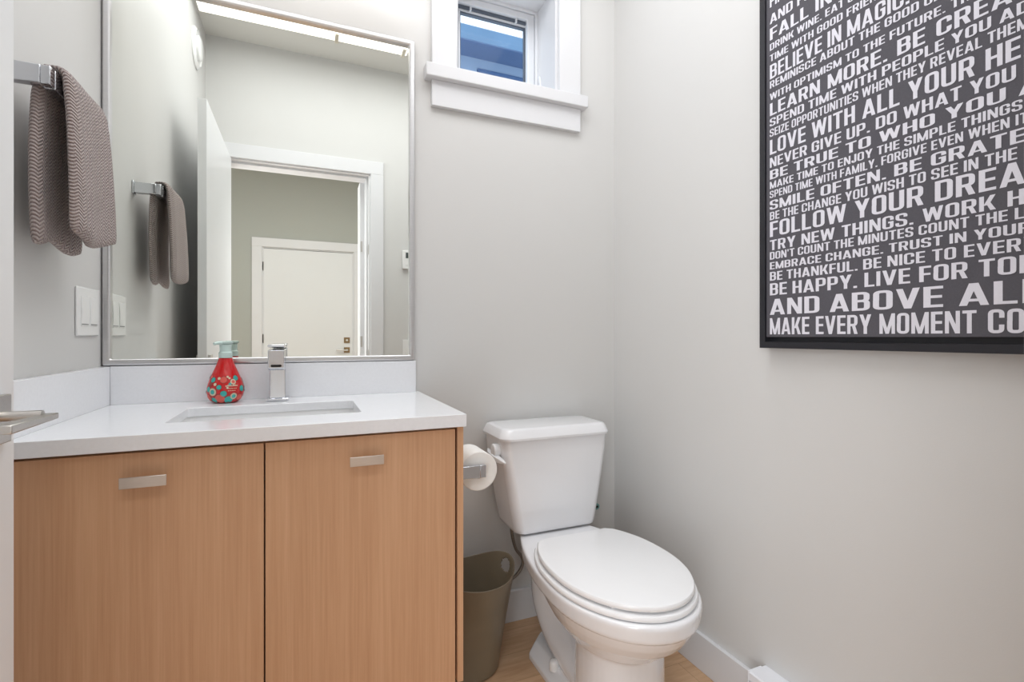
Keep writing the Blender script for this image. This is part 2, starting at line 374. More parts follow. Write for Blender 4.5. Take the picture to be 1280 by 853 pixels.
# casing, sill and apron
b = B(); J = 0.012
box(b, WX0 - 0.001, WX0 + J, D - 0.001, 1.832, WZ0 + 0.010, WZ1); box(b, WX1 - J, WX1 + 0.001, D - 0.001, 1.832, WZ0 + 0.010, WZ1); box(b, WX0 - 0.001, WX1 + 0.001, D - 0.001, 1.832, WZ1 - J, WZ1 + 0.001)
struct('trim_7', b, M['trim'])
b = B()
box(b, 0.402, 0.490, D - 0.020, D, 1.965, 2.384); box(b, 0.893, 0.985, D - 0.020, D, 1.965, 2.384); box(b, 0.402, 0.985, D - 0.020, D, 2.384, 2.475)
struct('trim_8', b, M['trim'], bevel=0.0015)
struct('trim_9', bx(0.378, 1.006, D - 0.042, 1.832, 1.921, 1.966), M['trim'], bevel=0.003)
struct('trim_10', bx(0.402, 0.985, D - 0.019, D, 1.833, 1.921), M['trim'], bevel=0.0015)

# neighbour's house beyond the window
nh = thing('neighbouring_house', (2.0, 5.4, 0.0), 'blue-grey house with a guttered roof edge, beyond the small window', 'house')
b = B(); box(b, -3.0, 7.0, 5.31, 5.45, 0.0, 4.20); nw = obj('wall', b, M['siding'], nh)
b = B(); box(b, 1.80, 3.4, 5.285, 5.33, 3.0, 4.07); obj('window', b, M['extglass'], nh, bevel=0.01)
b = B(); box(b, -3.2, 7.2, 5.02, 5.45, 4.185, 4.205); obj('soffit', b, M['soffit'], nh)
b = B(); prof = [(5.0, 4.235), (5.02, 4.20), (5.10, 4.20), (5.10, 4.30), (4.985, 4.33), (4.975, 4.315)]
loft(b, [[(-3.2, y, z) for y, z in prof], [(7.2, y, z) for y, z in prof]]); recalc(b); obj('gutter', b, M['gutter'], nh)
b = B(); prof = [(5.04, 4.29), (7.2, 4.95), (7.2, 4.90), (5.04, 4.22)]
loft(b, [[(-3.2, y, z) for y, z in prof], [(7.2, y, z) for y, z in prof]]); recalc(b); obj('roof', b, M['shingle'], nh)

# ------------------------------------------------------------------ vanity
van = thing('vanity_cabinet', (-0.074, 1.41, 0.205), 'wall-hung pale oak vanity cabinet with two doors and short metal pulls', 'cabinet')
b = B(); Z0, Z1 = 0.205, 0.8255
box(b, XL + 0.002, XL + 0.018, 1.176, 1.676, Z0, Z1); box(b, XL + 0.018, 0.342, 1.66, 1.676, Z0, Z1); box(b, XL + 0.018, 0.342, 1.176, 1.66, Z0, Z0 + 0.018); box(b, XL + 0.018, 0.342, 1.178, 1.19, 0.80, Z1)
obj('carcass', b, M['oak'], van)
obj('side_panel', bx(0.342, 0.357, 1.155, 1.676, Z0, Z1), M['oak'], van, bevel=0.0006)
for x0, x1, px0, px1, z0 in ((XL + 0.004, -0.0775, -0.316, -0.242, 0.7585), (-0.0745, 0.3365, 0.092, 0.164, 0.7585)):
    d = obj('cabinet_door', bx(x0, x1, 1.155, 1.174, Z0, 0.8190), M['oak'], van, bevel=0.0006)
    b = B(); box(b, px0, px1, 1.125, 1.129, z0, z0 + 0.0205)
    box(b, px0 + 0.008, px0 + 0.014, 1.129, 1.155, z0 + 0.006, z0 + 0.014); box(b, px1 - 0.014, px1 - 0.008, 1.129, 1.155, z0 + 0.006, z0 + 0.014)
    obj('door_pull', b, M['pull'], d, bevel=0.0006)

def slab_hole(x0, x1, y0, y1, z0, z1, hx0, hx1, hy0, hy1, r):
    bm = B(); inn = rrect(hx0, hx1, hy0, hy1, r); out = []
    cs = [(x1, y1), (x0, y1), (x0, y0), (x1, y0)]
    for i, (x, y) in enumerate(inn):
        c, k = divmod(i, 7); cx, cy = cs[c]
        horiz = (k < 3) if c in (0, 2) else (k > 3)
        out.append((cx, cy) if k == 3 else ((cx, y) if horiz else (x, cy)))
    rings = [[(x, y, z) for x, y in r_] for r_, z in ((out, z0), (out, z1), (inn, z1), (inn, z0 + 0.007), (out, z0))]
    loft(bm, rings, False, False); bmesh.ops.remove_doubles(bm, verts=bm.verts, dist=1e-6)
    return recalc(bm)
ct = thing('countertop', (-0.07, 1.41, 0.826), 'white quartz countertop with low backsplashes on the oak vanity', 'countertop')
obj('slab', slab_hole(XL + 0.001, 0.360, 1.138, D - 0.001, 0.826, 0.856, -0.277, 0.131, 1.268, 1.514, 0.014), M['quartz'], ct, bevel=0.0012)
obj('backsplash', bx(XL + 0.0215, 0.347, D - 0.020, D - 0.001, 0.856, 0.961), M['quartz'], ct, bevel=0.0008)
obj('backsplash', bx(XL + 0.001, XL + 0.021, 1.138, D - 0.001, 0.856, 0.961), M['quartz'], ct, bevel=0.0008)

sk = thing('sink', (-0.073, 1.39, 0.70), 'white rectangular undermount sink let into the quartz countertop', 'sink')
b = B(); rings = []
for dx, z, r in ((0.022, 0.8315, 0.02), (0.008, 0.8315, 0.02), (0.007, 0.815, 0.02), (0.003, 0.74, 0.03), (-0.004, 0.715, 0.04), (-0.02, 0.705, 0.045)):
    rings.append([(x, y, z) for x, y in rrect(-0.277 - dx, 0.131 + dx, 1.268 - dx, 1.514 + dx, r)])
rings.append([(-0.073 + 0.03 * math.cos(t), 1.41 + 0.03 * math.sin(t), 0.699) for t in [2 * PI * (i // 7 * 7 + (i % 7) * 1.0) / 28 for i in range(28)]])
loft(b, rings, False, True); o = obj('basin', b, M['basin'], sk, smooth=50)
s = o.modifiers.new('wall', 'SOLIDIFY'); s.thickness = 0.006; s.offset = 1
b = B(); cyl(b, (-0.073, 1.41, 0.6995), (-0.073, 1.41, 0.703), 0.022, 24); obj('drain', b, M['drain'], sk, smooth=40)

# faucet
fc = thing('faucet', (-0.072, 1.60, 0.856), 'square chrome single-lever faucet behind the sink', 'faucet')
fx = -0.0705
obj('base_plate', bx(fx - 0.030, fx + 0.030, 1.575, 1.640, 0.8565, 0.864), M['chrome'], fc, bevel=0.002)
b = B(); loft(b, [[(fx - w, y0, z), (fx + w, y0, z), (fx + w, y1, z), (fx - w, y1, z)] for w, y0, y1, z in
    ((0.0225, 1.582, 1.632, 0.863), (0.0215, 1.585, 1.630, 0.880), (0.0210, 1.586, 1.630, 0.95), (0.0215, 1.584, 1.630, 1.004))]); recalc(b)
obj('column', b, M['chrome'], fc, bevel=0.003, seg=3)
b = B(); pr = [(1.590, 0.944), (1.512, 0.950), (1.502, 0.955), (1.498, 1.005), (1.590, 1.007)]
loft(b, [[(fx - 0.0205, y, z) for y, z in pr], [(fx + 0.0205, y, z) for y, z in pr]]); recalc(b)
sp = obj('spout', b, M['chrome'], fc, bevel=0.002, seg=3)
b = B(); w = 0.013
pts = [(fx + x, z) for x, z in rrect(-0.0135, 0.0135, 0.9585, 0.9650, 0.0030)]
loft(b, [[(x, 1.5035, z) for x, z in pts], [(x, 1.5008, z) for x, z in pts]]); recalc(b); obj('outlet', b, M['dark'], sp)
b = B(); pr = [(1.632, 1.010), (1.632, 1.019), (1.560, 1.021), (1.500, 1.020), (1.500, 1.013), (1.575, 1.009)]
loft(b, [[(fx - 0.021, y, z) for y, z in pr], [(fx + 0.021, y, z) for y, z in pr]]); recalc(b)
obj('lever', b, M['chrome'], fc, bevel=0.0018)

# soap bottle
SX, SY, SZ = -0.2045, 1.605, 0.8562
sb = thing('soap_bottle', (SX, SY, SZ), 'teardrop red soap bottle with a dotted print and pale pump, by the faucet', 'soap bottle')
prof = [(0.0, 0.026), (0.002, 0.032), (0.008, 0.039), (0.018, 0.0445), (0.030, 0.0470), (0.042, 0.0465), (0.054, 0.0440), (0.068, 0.0392), (0.082, 0.0335), (0.096, 0.0275), (0.108, 0.0225), (0.118, 0.0188), (0.124, 0.0175), (0.127, 0.0160)]
def prad(h):
    for (a, ra), (c, rc) in zip(prof, prof[1:]):
        if a <= h <= c: return ra + (rc - ra) * (h - a) / (c - a)
    return prof[-1][1]
def circ(cx, cy, z, r, n=40, sy=1.0): return [(cx + r * math.cos(2 * PI * k / n), cy + sy * r * math.sin(2 * PI * k / n), z) for k in range(n)]
b = B(); loft(b, [circ(SX, SY, SZ + h, r, 40, 0.82) for h, r in prof]); body = obj('bottle', b, M['red'], sb, smooth=60)
b = B(); loft(b, [circ(SX, SY, SZ + h, r, 32) for h, r in ((0.126, 0.0165), (0.128, 0.0172), (0.141, 0.0172), (0.143, 0.0150), (0.152, 0.0145), (0.163, 0.0155), (0.1635, 0.010))]); obj('pump_collar', b, M['pump'], sb, smooth=40)
b = B(); loft(b, [circ(SX, SY, SZ + h, r, 32, 0.9) for h, r in ((0.163, 0.010), (0.165, 0.0165), (0.168, 0.0190), (0.1715, 0.0190), (0.173, 0.016))]);
hd_ = obj('pump_head', b, M['pump'], sb, smooth=40)
b = B(); tube(b, [(SX, SY, SZ + 0.1675), (SX - 0.018, SY - 0.026, SZ + 0.1680), (SX - 0.023, SY - 0.034, SZ + 0.1655)], [0.006, 0.005, 0.004], 10); obj('nozzle', b, M['pump'], hd_, smooth=40)
# printed dots following the bottle's surface: angle (0 = facing the room), height, radius, colour list
def dot(bm, a, h, r, mi, off):
    n = 20; ca = -PI / 2 + a
    def P(u, v):
        hh = min(max(h + v, 0.001), 0.126); R = prad(hh) + off; t = ca + u / max(prad(h), 0.012)
        return (SX + R * math.cos(t), SY + 0.82 * R * math.sin(t), SZ + hh)
    rings = [[P(r * f * math.cos(2 * PI * k / n), r * f * math.sin(2 * PI * k / n)) for k in range(n)] for f in (1, 0.5)]
    R = [[bm.verts.new(c) for c in q] for q in rings]
    for k in range(n):
        j = (k + 1) % n; bm.faces.new((R[0][k], R[0][j], R[1][j], R[1][k])).material_index = mi
    bm.faces.new(R[1]).material_index = mi
b = B(); rr_ = random.Random(3)
spots = [(-0.72, 0.066, 0.0075, 0), (0.78, 0.070, 0.0075, 0), (-0.25, 0.046, 0.0068, 0), (0.0, 0.028, 0.0085, 0), (0.28, 0.010, 0.011, 0), (1.1, 0.040, 0.009, 0), (-0.95, 0.040, 0.008, 0), (-0.62, 0.033, 0.0115, 2),
         (0.55, 0.060, 0.0080, 2), (0.55, 0.020, 0.0095, 2), (-0.02, 0.066, 0.009, 1), (-0.22, 0.014, 0.013, 1), (0.95, 0.016, 0.009, 1), (-0.85, 0.054, 0.0065, 3), (-1.0, 0.016, 0.009, 1), (-0.5, 0.054, 0.0045, 2),
         (-0.30, 0.070, 0.004, 2), (0.35, 0.054, 0.004, 0), (0.24, 0.074, 0.003, 2), (-0.95, 0.074, 0.004, 1), (0.35, 0.070, 0.003, 2), (-0.62, 0.010, 0.008, 0), (0.2, 0.044, 0.003, 2)]
spots += [(rr_.uniform(1.5, 4.8), rr_.uniform(0.01, 0.075), rr_.uniform(0.005, 0.011), rr_.choice((0, 1, 2, 3))) for _ in range(26)]
for a, h, r, c in spots:
    dot(b, a, h, r * 1.06, 3, 0.0005)
    dot(b, a, h, r * 0.92, c, 0.0008)
    if c == 2 and r > 0.006: dot(b, a, h, r * 0.55, 0 if r > 0.009 else 1, 0.0011)
    elif r > 0.0085: dot(b, a, h, r * 0.45, c, 0.0011)
# the small pale lines of print
def strip(bm, a0, a1, h0, h1, mi, off=0.0012):
    n = 8; V = []
    for k in range(n + 1):
        t = -PI / 2 + a0 + (a1 - a0) * k / n
        V.append([bm.verts.new((SX + (prad(h) + off) * math.cos(t), SY + 0.82 * (prad(h) + off) * math.sin(t), SZ + h)) for h in (h0, h1)])
    for k in range(n): bm.faces.new((V[k][0], V[k + 1][0], V[k + 1][1], V[k][1])).material_index = mi
for k in range(7): strip(b, 0.10 + k * 0.10, 0.10 + k * 0.10 + 0.075, 0.0475, 0.0475 + (0.0045 if k % 3 else 0.0030), 2)
for k in range(5): strip(b, 0.18 + k * 0.11, 0.18 + k * 0.11 + 0.08, 0.0410, 0.0428, 2)
for k in range(4): strip(b, 0.22 + k * 0.11, 0.22 + k * 0.11 + 0.08, 0.0350, 0.0366, 2)
obj('printed_label', b, [M['teal'], M['coral'], M['cream'], M['brown']], body)

# ------------------------------------------------------------------ mirror and its light
mr = thing('wall_mirror', (-0.08, D - 0.003, 0.9615), 'large rectangular mirror in a thin silver frame above the backsplash', 'mirror')
mx0, mx1, mz0, mz1 = XL + 0.003, 0.343, 0.9625, 2.036
obj('mirror_glass', bx(mx0 + 0.010, mx1 - 0.010, D - 0.008, D - 0.004, mz0 + 0.006, mz1 - 0.008), M['mirror'], mr)
b = ringframe(mx0, mx1, mz0, mz1, 0.0175, D - 0.022, D - 0.002)
obj('mirror_frame', b, M['alum'], mr, bevel=0.005, seg=3)
vl = thing('vanity_light', (0.02, D - 0.002, 2.10), 'long lit bar light above the mirror, seen reflected at its top', 'light')
obj('diffuser', bx(-0.317, 0.360, 1.45, 1.555, 2.109, 2.165), M['diffuser'], vl, bevel=0.004)
obj('wall_plate', bx(-0.12, 0.16, D - 0.028, D - 0.001, 2.20, 2.30), M['alum'], vl, bevel=0.003)
for x in (-0.10, 0.14): obj('arm', bx(x - 0.012, x + 0.012, 1.50, D - 0.028, 2.205, 2.222), M['alum'], vl, bevel=0.002)
obj('top_rail', bx(-0.32, 0.363, 1.47, 1.54, 2.165, 2.206), M['alum'], vl, bevel=0.003)
for x in (0.108, 0.345): obj('clip', bx(x - 0.006, x + 0.006, 1.444, 1.50, 2.104, 2.172), M['clipc'], vl)

# ------------------------------------------------------------------ towel bar, towel, switch
tb = thing('towel_bar', (XL, 1.29, 1.515), 'chrome towel bar with flat rectangular posts on the left wall', 'towel bar')
PX = -0.428
for y0, y1 in ((1.162, 1.182), (1.398, 1.418)):
    b = B(); box(b, XL + 0.004, PX - 0.0148, y0, y1, 1.504, 1.538); p = obj('post', b, M['chrome'], tb, bevel=0.0012)
    obj('end_cap', bx(PX - 0.0145, PX, y0, y1, 1.504, 1.538), M['chrome'], p, bevel=0.0015)
    obj('wall_flange', bx(XL + 0.0005, XL + 0.005, y0 - 0.004, y1 + 0.004, 1.500, 1.542), M['chrome'], p, bevel=0.001)
obj('bar', bx(PX - 0.017, PX + 0.0004, 1.1825, 1.3975, 1.5035, 1.5385), M['chrome'], tb, bevel=0.0012)

# hand towel folded over the bar
def towel():
    bm = B(); uvl = bm.loops.layers.uv.new('weave')
    # centre line of the folded cloth: down the back, over the bar, down the front
    bt = 1.538; cxb = PX - 0.0085
    def center(s):        # s in 0..1 -> (x, z)
        pts = [(-0.463, 1.222), (-0.465, 1.35), (-0.462, 1.47), (-0.456, 1.530), (-0.448, 1.548), (-0.4365, 1.5515), (-0.425, 1.548), (-0.417, 1.530), (-0.411, 1.46), (-0.407, 1.35), (-0.406, 1.236)]
        return pts
    cl = spline([(x, 0, z) for x, z in center(0)], 7)
    L = [0]
    for a, c in zip(cl, cl[1:]): L.append(L[-1] + (c - a).length)
    tot = L[-1]; NY = 26
    def thick(l):
        e = min(l, tot - l); mid = min(1, abs(l - tot / 2) / 0.05)
        return 0.0055 + 0.0055 * mid * min(1, max(e, 0) / 0.02 + 0.4)
    grid = {}
    for side in (-1, 1):
        for i, c in enumerate(cl):
            t = (cl[min(i + 1, len(cl) - 1)] - cl[max(i - 1, 0)]).normalized(); nrm = Vector((-t.z, 0, t.x))
            for j in range(NY + 1):
                f = j / NY; l = L[i]
                dn = min(1, abs(l - tot / 2) / (tot / 2)); front = l > tot / 2
                y = 1.190 + 0.205 * f
                y += 0.004 * math.sin(9 * l + (2 if front else 0)) * (f - 0.5) * 2
                y += (0.010 if front else -0.004) * dn * (f - 0.4)
                if not front: y -= 0.006 * dn * (1 - f)
                w = 0
                if front: w = dn * (0.006 * math.sin(f * 7.5 + 0.4) + 0.004 * math.exp(-((f - 0.30) / 0.05) ** 2))
                else: w = dn * 0.004 * math.sin(f * 6 + 2)
                th = thick(l)
                edge = min(f, 1 - f) * NY
                if edge < 2: th *= (0.35, 0.82, 1)[int(edge)]
                p = c + nrm * (side * th * 0.98) + Vector((w, 0, 0))
                dz = 0
                if l > tot - 0.12: dz = (l - (tot - 0.12)) / 0.12 * (0.012 * math.sin(f * 5 + 2.2) + 0.012 * (f - 0.3))
                if l < 0.10: dz = -(0.10 - l) / 0.10 * 0.008 * math.sin(f * 9 + 1)
                rib = 0.0003 * math.sin(2 * PI * (l + 0.45 * (abs(((y / 0.011) % 2) - 1)) * 0.011) / 0.0068)
                p = p + nrm * side * rib
                grid[side, i, j] = (bm.verts.new((p.x, y, p.z + dz)), (y, l))
    def face(ks):
        f = bm.faces.new([grid[k][0] for k in ks])
        for lp, k in zip(f.loops, ks): lp[uvl].uv = grid[k][1]
    n = len(cl)
    for i in range(n - 1):
        for j in range(NY):
            face([(1, i, j), (1, i + 1, j), (1, i + 1, j + 1), (1, i, j + 1)]); face([(-1, i, j), (-1, i, j + 1), (-1, i + 1, j + 1), (-1, i + 1, j)])
        face([(1, i, 0), (-1, i, 0), (-1, i + 1, 0), (1, i + 1, 0)]); face([(1, i, NY), (1, i + 1, NY), (-1, i + 1, NY), (-1, i, NY)])
    for j in range(NY):
        face([(1, 0, j), (1, 0, j + 1), (-1, 0, j + 1), (-1, 0, j)]); face([(1, n - 1, j), (-1, n - 1, j), (-1, n - 1, j + 1), (1, n - 1, j + 1)])
    return recalc(bm)
tw = obj('hand_towel', towel(), M['towel'], smooth=60)
sd = tw.modifiers.new('soft', 'SUBSURF'); sd.levels = 1; sd.render_levels = 1
tag(tw, 'taupe woven hand towel folded over the chrome bar on the left wall', 'towel')

def switch_plate(name, y0, y1, z0, z1, label):
    t = thing(name, (XL, (y0 + y1) / 2, (z0 + z1) / 2), label, 'light switch')
    obj('plate', bx(XL + 0.0003, XL + 0.006, y0, y1, z0, z1), M['plasticw'], t, bevel=0.003, seg=3)
    ym = (y0 + y1) / 2
    for a, c in ((y0 + 0.018, ym - 0.006), (ym + 0.006, y1 - 0.018)):
        b = B(); zz0, zz1 = z0 + 0.024, z1 - 0.022; zm = (zz0 + zz1) / 2
        loft(b, [[(XL + 0.0055, a, z), (XL + dx, a, z), (XL + dx, c, z), (XL + 0.0055, c, z)] for z, dx in ((zz0, 0.0075), (zm, 0.0095), (zz1, 0.0070))]); recalc(b)
        r = obj('rocker', b, M['plasticw'], t, bevel=0.0008)
        obj('indicator', bx(XL + 0.0070, XL + 0.0082, a + 0.002, c - 0.002, zz0 + 0.003, zz0 + 0.0055), M['slot'], r)
    return t
switch_plate('light_switch', 1.497, 1.632, 1.044, 1.164, 'white two-gang switch plate on the left wall beside the mirror')

# things on the front wall, seen in the mirror
t = thing('thermostat', (0.62, YW, 1.53), 'small white thermostat with a dark display, reflected at the mirror edge', 'thermostat')
obj('housing', bx(0.580, 0.655, YW + 0.0005, YW + 0.024, 1.475, 1.595), M['plasticw'], t, bevel=0.004)
obj('display', bx(0.600, 0.640, YW + 0.0235, YW + 0.0255, 1.545, 1.580), M['screen'], t)
obj('button', bx(0.600, 0.616, YW + 0.0235, YW + 0.0262, 1.497, 1.509), M['plasticw'], t, bevel=0.001)
obj('button', bx(0.624, 0.640, YW + 0.0235, YW + 0.0262, 1.497, 1.509), M['plasticw'], t, bevel=0.001)
t = thing('light_switch', (0.62, YW, 0.99), 'white switch plate reflected low at the right edge of the mirror', 'light switch')
obj('plate', bx(0.585, 0.656, YW + 0.0003, YW + 0.006, 0.90, 1.022), M['plasticw'], t, bevel=0.002)
obj('rocker', bx(0.604, 0.637, YW + 0.0055, YW + 0.009, 0.927, 0.995), M['plasticw'], t, bevel=0.0015)
b = B(); 
def vring(r, x, n=40): return [(x, 0.42 + r * math.cos(2 * PI * k / n), 2.50 + r * math.sin(2 * PI * k / n)) for k in range(n)]
t = thing('vent_cover', (XL, 0.42, 2.50), 'round white vent cover high on the left wall, only in the reflection', 'vent')
loft(b, [vring(0.10, XL + 0.0005), vring(0.10, XL + 0.006), vring(0.085, XL + 0.016), vring(0.080, XL + 0.010), vring(0.068, XL + 0.010)], True, True); recalc(b)
obj('rim', b, M['plasticw'], t, smooth=35)
b = B(); loft(b, [vring(0.060, XL + 0.012), vring(0.060, XL + 0.022), vring(0.045, XL + 0.028)], True, True); recalc(b)
obj('cap', b, M['plasticw'], t, smooth=35)

# ------------------------------------------------------------------ toilet paper on its holder
th = thing('toilet_paper_holder', (0.357, 1.28, 0.692), 'chrome toilet paper holder with a flat arm, fixed to the vanity side', 'toilet paper holder')
b = B(); box(b, 0.361, 0.4205, 1.213, 1.229, 0.676, 0.708); p = obj('post', b, M['chrome'], th, bevel=0.0012)
obj('wall_flange', bx(0.3573, 0.3615, 1.208, 1.234, 0.671, 0.713), M['chrome'], p, bevel=0.001)
obj('end_cap', bx(0.4208, 0.4365, 1.213, 1.229, 0.676, 0.708), M['chrome'], p, bevel=0.0008)
b = B(); box(b, 0.4215, 0.4345, 1.2293, 1.345, 0.685, 0.699); obj('bar', b, M['chrome'], th, bevel=0.0012)
rl = thing('toilet_roll', (0.425, 1.288, 0.687), 'white roll of toilet paper on the holder beside the vanity', 'toilet paper')
rcx, rcz, rr0, ri = 0.4248, 0.687, 0.0515, 0.019
def yring(r, y, n=48, cx=rcx, cz=rcz): return [(cx + r * math.cos(2 * PI * k / n), y, cz + r * math.sin(2 * PI * k / n)) for k in range(n)]
b = B(); loft(b, [yring(r, y) for r, y in ((ri, 1.236), (rr0 - 0.002, 1.236), (rr0, 1.238), (rr0, 1.336), (rr0 - 0.002, 1.338), (ri, 1.338), (ri, 1.236))], False, False)
bmesh.ops.remove_doubles(b, verts=b.verts, dist=1e-6); recalc(b); obj('paper', b, M['paper'], rl, smooth=40)
b = B(); loft(b, [yring(r, y) for r, y in ((ri - 0.0008, 1.2355), (ri - 0.0025, 1.2355), (ri - 0.0025, 1.3385), (ri - 0.0008, 1.3385), (ri - 0.0008, 1.2355))], False, False)
bmesh.ops.remove_doubles(b, verts=b.verts, dist=1e-6); recalc(b); obj('core', b, M['cardboard'], rl, smooth=40)

# ------------------------------------------------------------------ toilet
TX = 0.786
to = thing('toilet', (TX, 1.30, 0.0), 'white two-piece toilet with a closed elongated lid, under the window', 'toilet')
def egg(a, yf, yb, yc, n=64, px=2.2, off=0.0, cut=0.70, nf=2.0):
    """plan outline: half ellipse to the front (yf), squarer taper to the back (yb)"""
    a += off; yf -= off; yb += off; out = []
    m = n // 2
    right = []
    for k in range(m // 2 + 1):       # front tip to widest, right side
        t = PI / 2 * k / (m // 2)
        right.append((a * math.sin(t) ** (2 / nf), yc - (yc - yf) * math.cos(t) ** (2 / nf)))
    H = (yb - yc) / cut
    for k in range(1, m // 2 + 1):
        dy = (yb - yc) * k / (m // 2)
        right.append((a * max(0.0, 1 - (dy / H) ** px), yc + dy))
    # round the back corner a little
    xb = right[-1][0]; right[-1] = (xb - 0.012, yb)
    pts = [(TX + x, y) for x, y in right] + [(TX - x, y) for x, y in reversed(right[1:])]
    return pts
def eggz(z, **k): return [(x, y, z) for x, y in egg(**k)]
def remesh(o, vox, it=6):
    r = o.modifiers.new('fuse', 'REMESH'); r.mode = 'VOXEL'; r.voxel_size = vox; r.use_smooth_shade = True
    s = o.modifiers.new('soften', 'SMOOTH'); s.factor = 0.6; s.iterations = it
# bowl, pedestal, trapway, foot as one fused ceramic body
b = B()
loft(b, [eggz(z, a=a, yf=f, yb=k, yc=c, cut=ct_) for z, a, f, k, c, ct_ in (
    (0.3875, 0.190, 0.895, 1.60, 1.15, 0.80), (0.3860, 0.1930, 0.890, 1.61, 1.15, 0.81), (0.377, 0.194, 0.888, 1.61, 1.15, 0.81), (0.350, 0.192, 0.891, 1.61, 1.15, 0.81), (0.343, 0.190, 0.894, 1.60, 1.15, 0.81))])
loft(b, [eggz(z, a=a, yf=f, yb=k, yc=c, cut=0.8) for z, a, f, k, c in (
    (0.350, 0.186, 0.898, 1.50, 1.15), (0.336, 0.184, 0.901, 1.46, 1.15), (0.315, 0.176, 0.913, 1.42, 1.15), (0.290, 0.164, 0.932, 1.38, 1.15), (0.265, 0.146, 0.962, 1.34, 1.15), (0.240, 0.126, 0.990, 1.30, 1.15), (0.215, 0.095, 1.03, 1.26, 1.15))])
def el(cx, cy, z, a, bf, n=40, e=2.4):
    o = []
    for k in range(n):
        t = 2 * PI * k / n; c, s = math.cos(t), math.sin(t)
        o.append((cx + a * abs(c) ** (2 / e) * (1 if c >= 0 else -1), cy + bf * abs(s) ** (2 / e) * (1 if s >= 0 else -1), z))
    return o
loft(b, [el(TX, y, z, a, f) for z, y, a, f in ((0.27, 1.13, 0.118, 0.115), (0.21, 1.125, 0.112, 0.112), (0.12, 1.125, 0.113, 0.113), (0.04, 1.125, 0.118, 0.118), (0.0, 1.125, 0.122, 0.122))])
# trapway
path = spline([(TX, 1.48, 0.36), (TX, 1.478, 0.26), (TX, 1.462, 0.175), (TX, 1.395, 0.110), (TX, 1.29, 0.075), (TX, 1.18, 0.060)], 6)
rings = []
for i, p in enumerate(path):
    t = (path[min(i + 1, len(path) - 1)] - path[max(i - 1, 0)]).normalized(); nv = Vector((0, -t.z, t.y))
    w = 0.094 - 0.012 * abs(i / len(path) - 0.3); h = 0.070 - 0.012 * i / len(path)
    rings.append([p + Vector((1, 0, 0)) * (w * math.cos(2 * PI * k / 32)) + nv * (h * math.sin(2 * PI * k / 32)) for k in range(32)])
loft(b, rings)
def foot(w, yb, yc, z): return [(TX + x, y, z) for x, y in ((0.050, yb), (-0.050, yb), (-w, yc), (-w, 1.26), (-0.090, 1.17), (0.090, 1.17), (w, 1.26), (w, yc))]
loft(b, [foot(0.116, 1.525, 1.455, 0.0), foot(0.116, 1.525, 1.455, 0.018), foot(0.092, 1.505, 1.462, 0.044), foot(0.086, 1.50, 1.46, 0.048)])
recalc(b)
bowl = obj('bowl', b, M['porcelain'], to); remesh(bowl, 0.0034, 4)
# seat ring and lid
def pill(z0, z1, **k):
    off = k.pop('off', 0)
    bm = B(); h = z1 - z0
    loft(bm, [eggz(z0 + h * fz, off=off - h * fo, **k) for fz, fo in ((0, 0.45), (0.10, 0.12), (0.30, 0), (0.62, 0), (0.88, 0.16), (1, 0.55))]); return recalc(bm)
k = dict(a=0.183, yf=0.909, yb=1.364, yc=1.155, cut=0.63, px=2.5)
seat = obj('seat', pill(0.3885, 0.4035, off=0.008, **k), M['seatp'], to, smooth=35)
lid = obj('lid', pill(0.4080, 0.4240, off=0.000, **k), M['seatp'], to, smooth=35)
for sx in (-1, 1):
    b = B(); loft(b, [[(TX + sx * 0.075 + x, y, z) for x, y in rrect(-0.020, 0.020, 1.346, 1.374, 0.008)] for z in (0.386, 0.405, 0.4075)]); obj('hinge', recalc(b), M['seatp'], to, smooth=40)
for x, y in ((TX - 0.108, 0.985), (TX + 0.108, 0.985)):
    obj('bumper', bx(x - 0.012, x + 0.012, y - 0.006, y + 0.006, 0.4025, 0.4090), M['seatp'], seat, bevel=0.001)
# tank
def tankring(z, x0, x1, y0, y1, rf, rb=0.02):
    pts = []
    for cx, cy, a, r in ((x1 - rb, y1 - rb, 0, rb), (x0 + rb, y1 - rb, 90, rb), (x0 + rf, y0 + rf, 180, rf), (x1 - rf, y0 + rf, 270, rf)):
        for i in range(9):
            t = math.radians(a + 90 * i / 8); pts.append((cx + r * math.cos(t), cy + r * math.sin(t)))
    # crown the front face slightly
    out = []
    xm = (x0 + x1) / 2; hw = (x1 - x0) / 2
    for x, y in pts:
        f = max(0, 1 - ((x - xm) / hw) ** 2)
        out.append((x, y - (0.016 * f if y < (y0 + y1) / 2 else 0), z))
    return out
TB = 1.655; b = B(); TC = TX + 0.003
loft(b, [tankring(z, TC - hw, TC + hw, yf, yb, r) for z, hw, yf, yb, r in (
    (0.393, 0.134, 1.494, TB - 0.026, 0.022), (0.3935, 0.146, 1.482, TB - 0.014, 0.026), (0.398, 0.151, 1.477, TB - 0.010, 0.028), (0.41, 0.1535, 1.475, TB - 0.006, 0.028), (0.50, 0.170, 1.475, TB, 0.028), (0.60, 0.187, 1.475, TB, 0.028), (0.66, 0.196, 1.475, TB, 0.028), (0.705, 0.1995, 1.475, TB, 0.028))])
tank = obj('tank', recalc(b), M['porcelain'], to, smooth=40)
b = B()
loft(b, [tankring(z, TX - hw, TX + hw, yf, yb, r) for z, hw, yf, yb, r in (
    (0.7035, 0.2015, 1.465, TB + 0.004, 0.034), (0.7050, 0.2050, 1.4615, TB + 0.007, 0.034), (0.7125, 0.2060, 1.460, TB + 0.008, 0.034), (0.7340, 0.1975, 1.4685, TB + 0.001, 0.032), (0.7390, 0.1935, 1.4725, TB - 0.003, 0.030), (0.7415, 0.1880, 1.478, TB - 0.008, 0.028), (0.7425, 0.1800, 1.486, TB - 0.015, 0.026))])
obj('tank_lid', recalc(b), M['porcelain'], to, smooth=24)
